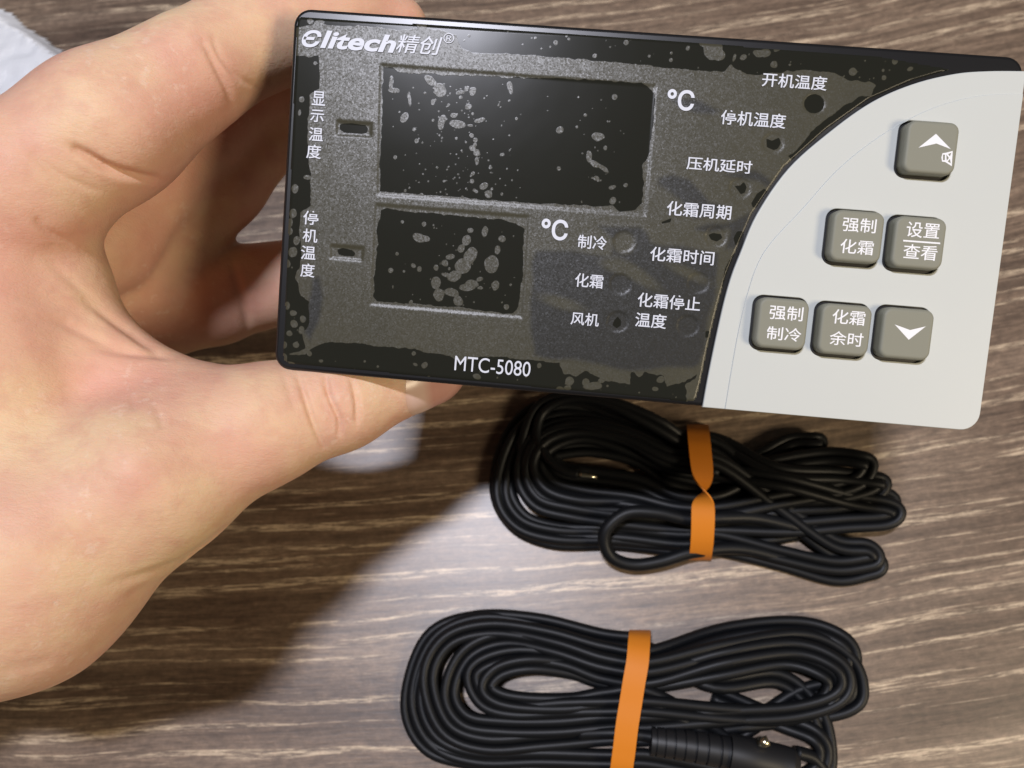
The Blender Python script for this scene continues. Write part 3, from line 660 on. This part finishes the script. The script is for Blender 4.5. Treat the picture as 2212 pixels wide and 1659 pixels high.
def twin(vs, fs, pts, r, phase=0.0, turns=1.0):
    """two cores side by side, slowly rolling about each other"""
    P = [Vector(p) for p in pts]; N = len(P)
    for sg in (-1, 1):
        Q = []
        for i in range(N):
            tg = (P[min(i + 1, N - 1)] - P[max(i - 1, 0)]).normalized()
            x = Vector((0, 0, 1)).cross(tg); x.normalize() if x.length > 1e-4 else None
            y = tg.cross(x); a = phase + 0.35 * math.sin(turns * i * 0.02 + phase)
            Q.append(P[i] + (x * math.cos(a) + y * math.sin(a)) * (sg * r * 0.93))
        tube(vs, fs, Q, r)
def coil(loops, xb, seed):
    rnd = random.Random(seed); pts = []
    for (yT, yB, xl, yl, ytl, ybl, xr, yr, ytr, ybr, hT, hB, hl, hr) in loops:
        j = lambda s=6: rnd.uniform(-s, s)
        dl = xb - xl; dr = xr - xb
        pts += [(xb + 40, yT, hT), (xb - 60, yT + (ytl - yT) * 0.15, hT), (xl + dl * .58, ytl * .72 + yT * .28 + j(), hT * .6 + hl * .4), (xl + dl * .30, ytl + j(), hl), (xl + dl * .09, ytl * .72 + yl * .28 + j(4), hl), (xl, yl, hl),
                (xl + dl * .08, ybl * .70 + yl * .30 + j(4), hl), (xl + dl * .28, ybl + j(), hl), (xl + dl * .58, ybl * .6 + yB * .4 + j(), hB * .6 + hl * .4), (xb - 50, yB, hB), (xb + 40, yB, hB),
                (xb + dr * .45, ybr * .5 + yB * .5 + j(), hB * .5 + hr * .5), (xb + dr * .75, ybr + j(), hr), (xr - dr * .06, ybr * .62 + yr * .38, hr + 0.8), (xr, yr, hr + 1.5), (xr - dr * .05, ytr * .60 + yr * .40, hr + 2), (xb + dr * .75, ytr + j(), hr * .6 + hT * .4), (xb + dr * .42, ytr * .55 + yT * .45 + j(), hT)]
    return [T(*p) for p in spline(pts, 7)]
R0 = 1.62 * MM
def ribbon(name, path, width, thick, twist, m):
    """rubber band: closed path of points with an in-plane width direction that can roll over"""
    P = [Vector(p) for p in path]; N = len(P); vs, fs = [], []
    for i in range(N):
        tg = (P[(i + 1) % N] - P[i - 1]).normalized()
        x = Vector((1, 0, 0)); x = (x - tg * x.dot(tg)).normalized(); nn = x.cross(tg)
        a = twist(i / N); wv = x * math.cos(a) + nn * math.sin(a); nv = tg.cross(wv)
        wd_ = width(i / N)
        for (sa, sb_) in ((-1, -1), (1, -1), (1, 1), (-1, 1)): vs.append(P[i] + wv * (sa * wd_ / 2) + nv * (sb_ * thick / 2))
    for i in range(N):
        j = (i + 1) % N
        for k in range(4):
            k2 = (k + 1) % 4; fs.append((i * 4 + k, i * 4 + k2, j * 4 + k2, j * 4 + k))
    o = link(name, mesh(name, vs, fs), m, None, smooth=True)
    o.data.set_sharp_from_angle(angle=math.radians(50))
    return o

# upper coil
low = thing('sensor_cable', 'black coiled sensor cable just below the controller, with a small side loop', 'cable', Matrix.Translation(T(1500, 1060, 0)), 'coiled sensor cables')
inv = Matrix.Translation(-T(1500, 1060, 0))
#        yT   yB    xl    yl    ytl  ybl   xr    yr   ytr  ybr  hT  hB  hl  hr
upper = [(1010, 1120, 1143, 1005, 925, 1088, 1908, 1045, 1030, 1085, 12, 7, 9, 9),
         (955, 1182, 1076, 1045, 872, 1165, 1897, 1222, 1190, 1240, 7, 2, 2, 2),
         (968, 1165, 1092, 1040, 885, 1150, 1893, 1205, 1168, 1222, 9, 5, 4, 5),
         (998, 1135, 1127, 1020, 912, 1108, 1936, 1108, 1082, 1135, 13, 6, 8, 8),
         (1020, 1105, 1160, 1000, 940, 1068, 1876, 1005, 985, 1060, 8, 10, 7, 10),
         (1050, 1080, 1190, 985, 965, 1025, 1770, 955, 950, 1000, 5, 8, 4, 4),
         (975, 1172, 1083, 1055, 890, 1158, 1925, 1085, 1060, 1120, 4, 3, 5, 2)]
vs, fs = [], []
twin(vs, fs, coil(upper, 1512, 3), R0, 0.15)
side = [(1760, 1150, 6), (1640, 1120, 9), (1560, 1118, 12), (1490, 1122, 13), (1420, 1108, 14), (1355, 1108, 14), (1312, 1140, 13), (1306, 1175, 11), (1325, 1206, 9), (1370, 1220, 8), (1430, 1212, 8), (1500, 1192, 8), (1600, 1185, 6), (1720, 1215, 3)]
tube(vs, fs, [T(*p) for p in spline(side, 8)], R0 * 1.25)
end1 = [(1620, 1040, 9), (1510, 985, 10), (1450, 945, 13), (1380, 905, 14), (1300, 868, 13), (1230, 862, 11), (1175, 890, 9), (1160, 940, 9), (1180, 985, 10), (1215, 1015, 11), (1248, 1024, 11.5)]
end2 = [(1640, 1050, 9), (1500, 962, 10), (1430, 912, 14), (1340, 872, 14), (1250, 850, 12), (1170, 870, 8), (1135, 930, 7), (1128, 990, 7), (1160, 1040, 7)]
for e_ in (end1, end2): tube(vs, fs, [T(*p) for p in spline(e_, 8)], R0)
me = mesh('cable', vs, fs); me.transform(inv); link('cable', me, m_cable, low)
vs, fs = [], []
tube(vs, fs, [T(1248, 1024, 11.5), T(1260, 1027, 11.5), T(1275, 1028.5, 11.4), T(1290, 1031, 11.3)], 0.75 * MM)
me = mesh('wire_tip', vs, fs); me.transform(inv); link('wire_tip', me, m_tin, low)
# orange band, twisted once
top = [(1507, 920, 2), (1508, 927, 11), (1510, 950, 15.5), (1513, 980, 17.5), (1517, 1020, 18.5), (1519, 1060, 19), (1519, 1100, 18.5), (1518, 1140, 16.5), (1516, 1175, 13), (1513, 1200, 8), (1512, 1207, 1.0)]
und = [(1512, 1185, 0.5), (1512, 1100, 0.5), (1511, 1020, 0.5), (1510, 945, 0.5)]
nt = len(top)
path = [T(*p) for p in spline(top + und, 9, True)]
tot = len(top) + len(und); mid = 5.1 / tot
wf = lambda s: 7.0 * MM
tf = lambda s: math.pi / (1 + math.exp(-(s - mid) * 34)) if s < 0.85 else math.pi * (1 - 0)
bd1 = ribbon('elastic_band', path, wf, 0.6 * MM, tf, m_band)
tag(bd1, 'twisted orange elastic band round the coil just below the controller', 'elastic band', 'orange elastic bands')

# lower coil
lw = thing('sensor_cable', 'black coiled sensor cable nearest the bottom edge, with a ribbed sleeve', 'cable', Matrix.Translation(T(1365, 1510, 0)), 'coiled sensor cables')
inv = Matrix.Translation(-T(1365, 1510, 0))
lower = [(1388, 1668, 884, 1518, 1334, 1646, 1842, 1428, 1350, 1506, 4, 2, 2, 3),
         (1416, 1588, 926, 1464, 1358, 1612, 1854, 1494, 1380, 1548, 9, 5, 6, 3),
         (1440, 1560, 972, 1494, 1384, 1574, 1828, 1476, 1402, 1536, 11, 8, 6, 8),
         (1464, 1526, 1020, 1462, 1412, 1538, 1800, 1482, 1428, 1545, 8, 10, 8, 7),
         (1474, 1506, 1052, 1482, 1432, 1520, 1786, 1640, 1470, 1690, 6, 9, 9, 2),
         (1410, 1640, 900, 1505, 1338, 1640, 1780, 1630, 1560, 1700, 2, 5, 3, 4)]
vs, fs = [], []
twin(vs, fs, coil(lower, 1365, 8), R0, 0.05)
lead = [(1250, 1585, 7), (1330, 1583, 9), (1400, 1590, 9), (1420, 1596, 9)]
tube(vs, fs, [T(*p) for p in spline(lead, 6)], R0 * 1.1)
lead = [(1720, 1625, 8), (1760, 1640, 6), (1785, 1690, 4), (1740, 1740, 3)]
tube(vs, fs, [T(*p) for p in spline(lead, 6)], R0 * 1.2)
me = mesh('cable', vs, fs); me.transform(inv); link('cable', me, m_cable, lw)
# ribbed strain relief and probe barrel
vs, fs = [], []
sp = spline([(1404, 1600, 9), (1450, 1606, 9), (1510, 1615, 9), (1575, 1626, 9)], 60)
N = len(sp)
def rib(s): return (4.6 - (0.55 if (s * 8.0) % 1.0 > 0.84 else 0.0)) * MM * min(1, 0.9 + s * 0.12) * (min(1.0, 0.55 + s * 30) if s < 0.02 else 1)
tube(vs, fs, [T(*p) for p in sp], rib, 22)
me = mesh('ribbed_sleeve', vs, fs); me.transform(inv); o = link('ribbed_sleeve', me, m_body, lw); me.set_sharp_from_angle(angle=math.radians(40))
vs, fs = [], []
sp = spline([(1574, 1626, 9), (1620, 1636, 9), (1680, 1650, 8), (1720, 1662, 8)], 20)
tube(vs, fs, [T(*p) for p in sp], lambda s: 5.6 * MM * (1 - 0.25 * max(0, (s - .85) / .15)), 22)
me = mesh('probe_barrel', vs, fs); me.transform(inv); link('probe_barrel', me, m_body, lw); me.set_sharp_from_angle(angle=math.radians(40))
vs, fs = [], []
tube(vs, fs, [T(1642, 1604, 13), T(1650, 1603, 14), T(1660, 1600, 14.2)], 1.5 * MM)
me = mesh('wire_tip', vs, fs); me.transform(inv); link('wire_tip', me, m_tin, lw)
top = [(1382, 1364, 2), (1382, 1370, 9), (1380, 1395, 13), (1377, 1430, 15), (1370, 1470, 15.5), (1362, 1520, 15), (1354, 1570, 14.5), (1348, 1620, 13), (1342, 1665, 10), (1340, 1692, 2)]
und = [(1345, 1660, 0.5), (1355, 1560, 0.5), (1368, 1460, 0.5), (1380, 1390, 0.5)]
path = [T(*p) for p in spline(top + und, 9, True)]
bd2 = ribbon('elastic_band', path, lambda s: 6.6 * MM, 0.6 * MM, lambda s: 0.0, m_band)
tag(bd2, 'flat untwisted orange elastic band round the coil nearest the bottom edge', 'elastic band', 'orange elastic bands')

# ------------------------------------------------------------------ plastic bag behind the hand
m_bag = mat('white_plastic_film', (0.93, 0.94, 0.95), 0.55)
NTb = NT(m_bag); NTb.b.inputs['Transmission Weight'].default_value = 0.05
ol = [(-260, -60), (-20, 10), (34, 36), (70, 66), (108, 90), (146, 118), (182, 146), (215, 180), (170, 260), (60, 330), (-60, 420), (-300, 420)]
olw = [T(*p)[:2] for p in ol]
xs = np.arange(min(p[0] for p in olw), max(p[0] for p in olw), 0.002); ys = np.arange(min(p[1] for p in olw), max(p[1] for p in olw), 0.002)
BX, BY = np.meshgrid(xs, ys)
sdb = sd_poly(olw, BX, BY) + vnoise(BX * 1000, BY * 1000, 9, 31) * 0.004
r_ = np.random.RandomState(12)
zb = np.zeros(BX.shape)
for i in range(26):                                       # sharp folds: many tilted facets
    a = r_.uniform(0, 6.28); o_ = r_.uniform(-0.06, 0.06)
    dd = (BX - olw[3][0] + 0.03) * math.cos(a) + (BY - olw[3][1]) * math.sin(a) - o_
    zb += np.abs(dd) * r_.uniform(-0.10, 0.14)
zb = zb - zb.min() ; zb = 0.002 + 0.014 * zb / zb.max() + vnoise(BX * 1000, BY * 1000, 6, 33) * 0.003
zb = np.maximum(zb * np.clip(-sdb / 0.006, 0.12, 1), 0.0006)
kp = sdb < 0
ix = -np.ones(BX.shape, int); ix[kp] = np.arange(kp.sum())
q = np.stack([ix[:-1, :-1], ix[:-1, 1:], ix[1:, 1:], ix[1:, :-1]], -1).reshape(-1, 4); q = q[(q >= 0).all(1)]
me = mesh('plastic_bag', np.stack([BX[kp], BY[kp], zb[kp]], 1), q.tolist())
bag = link('plastic_bag', me, m_bag, None, smooth=False)
so = bag.modifiers.new('thickness', 'SOLIDIFY'); so.thickness = 0.0003; so.offset = 1
tag(bag, 'crumpled white plastic bag on the table in the corner behind the hand', 'plastic bag')
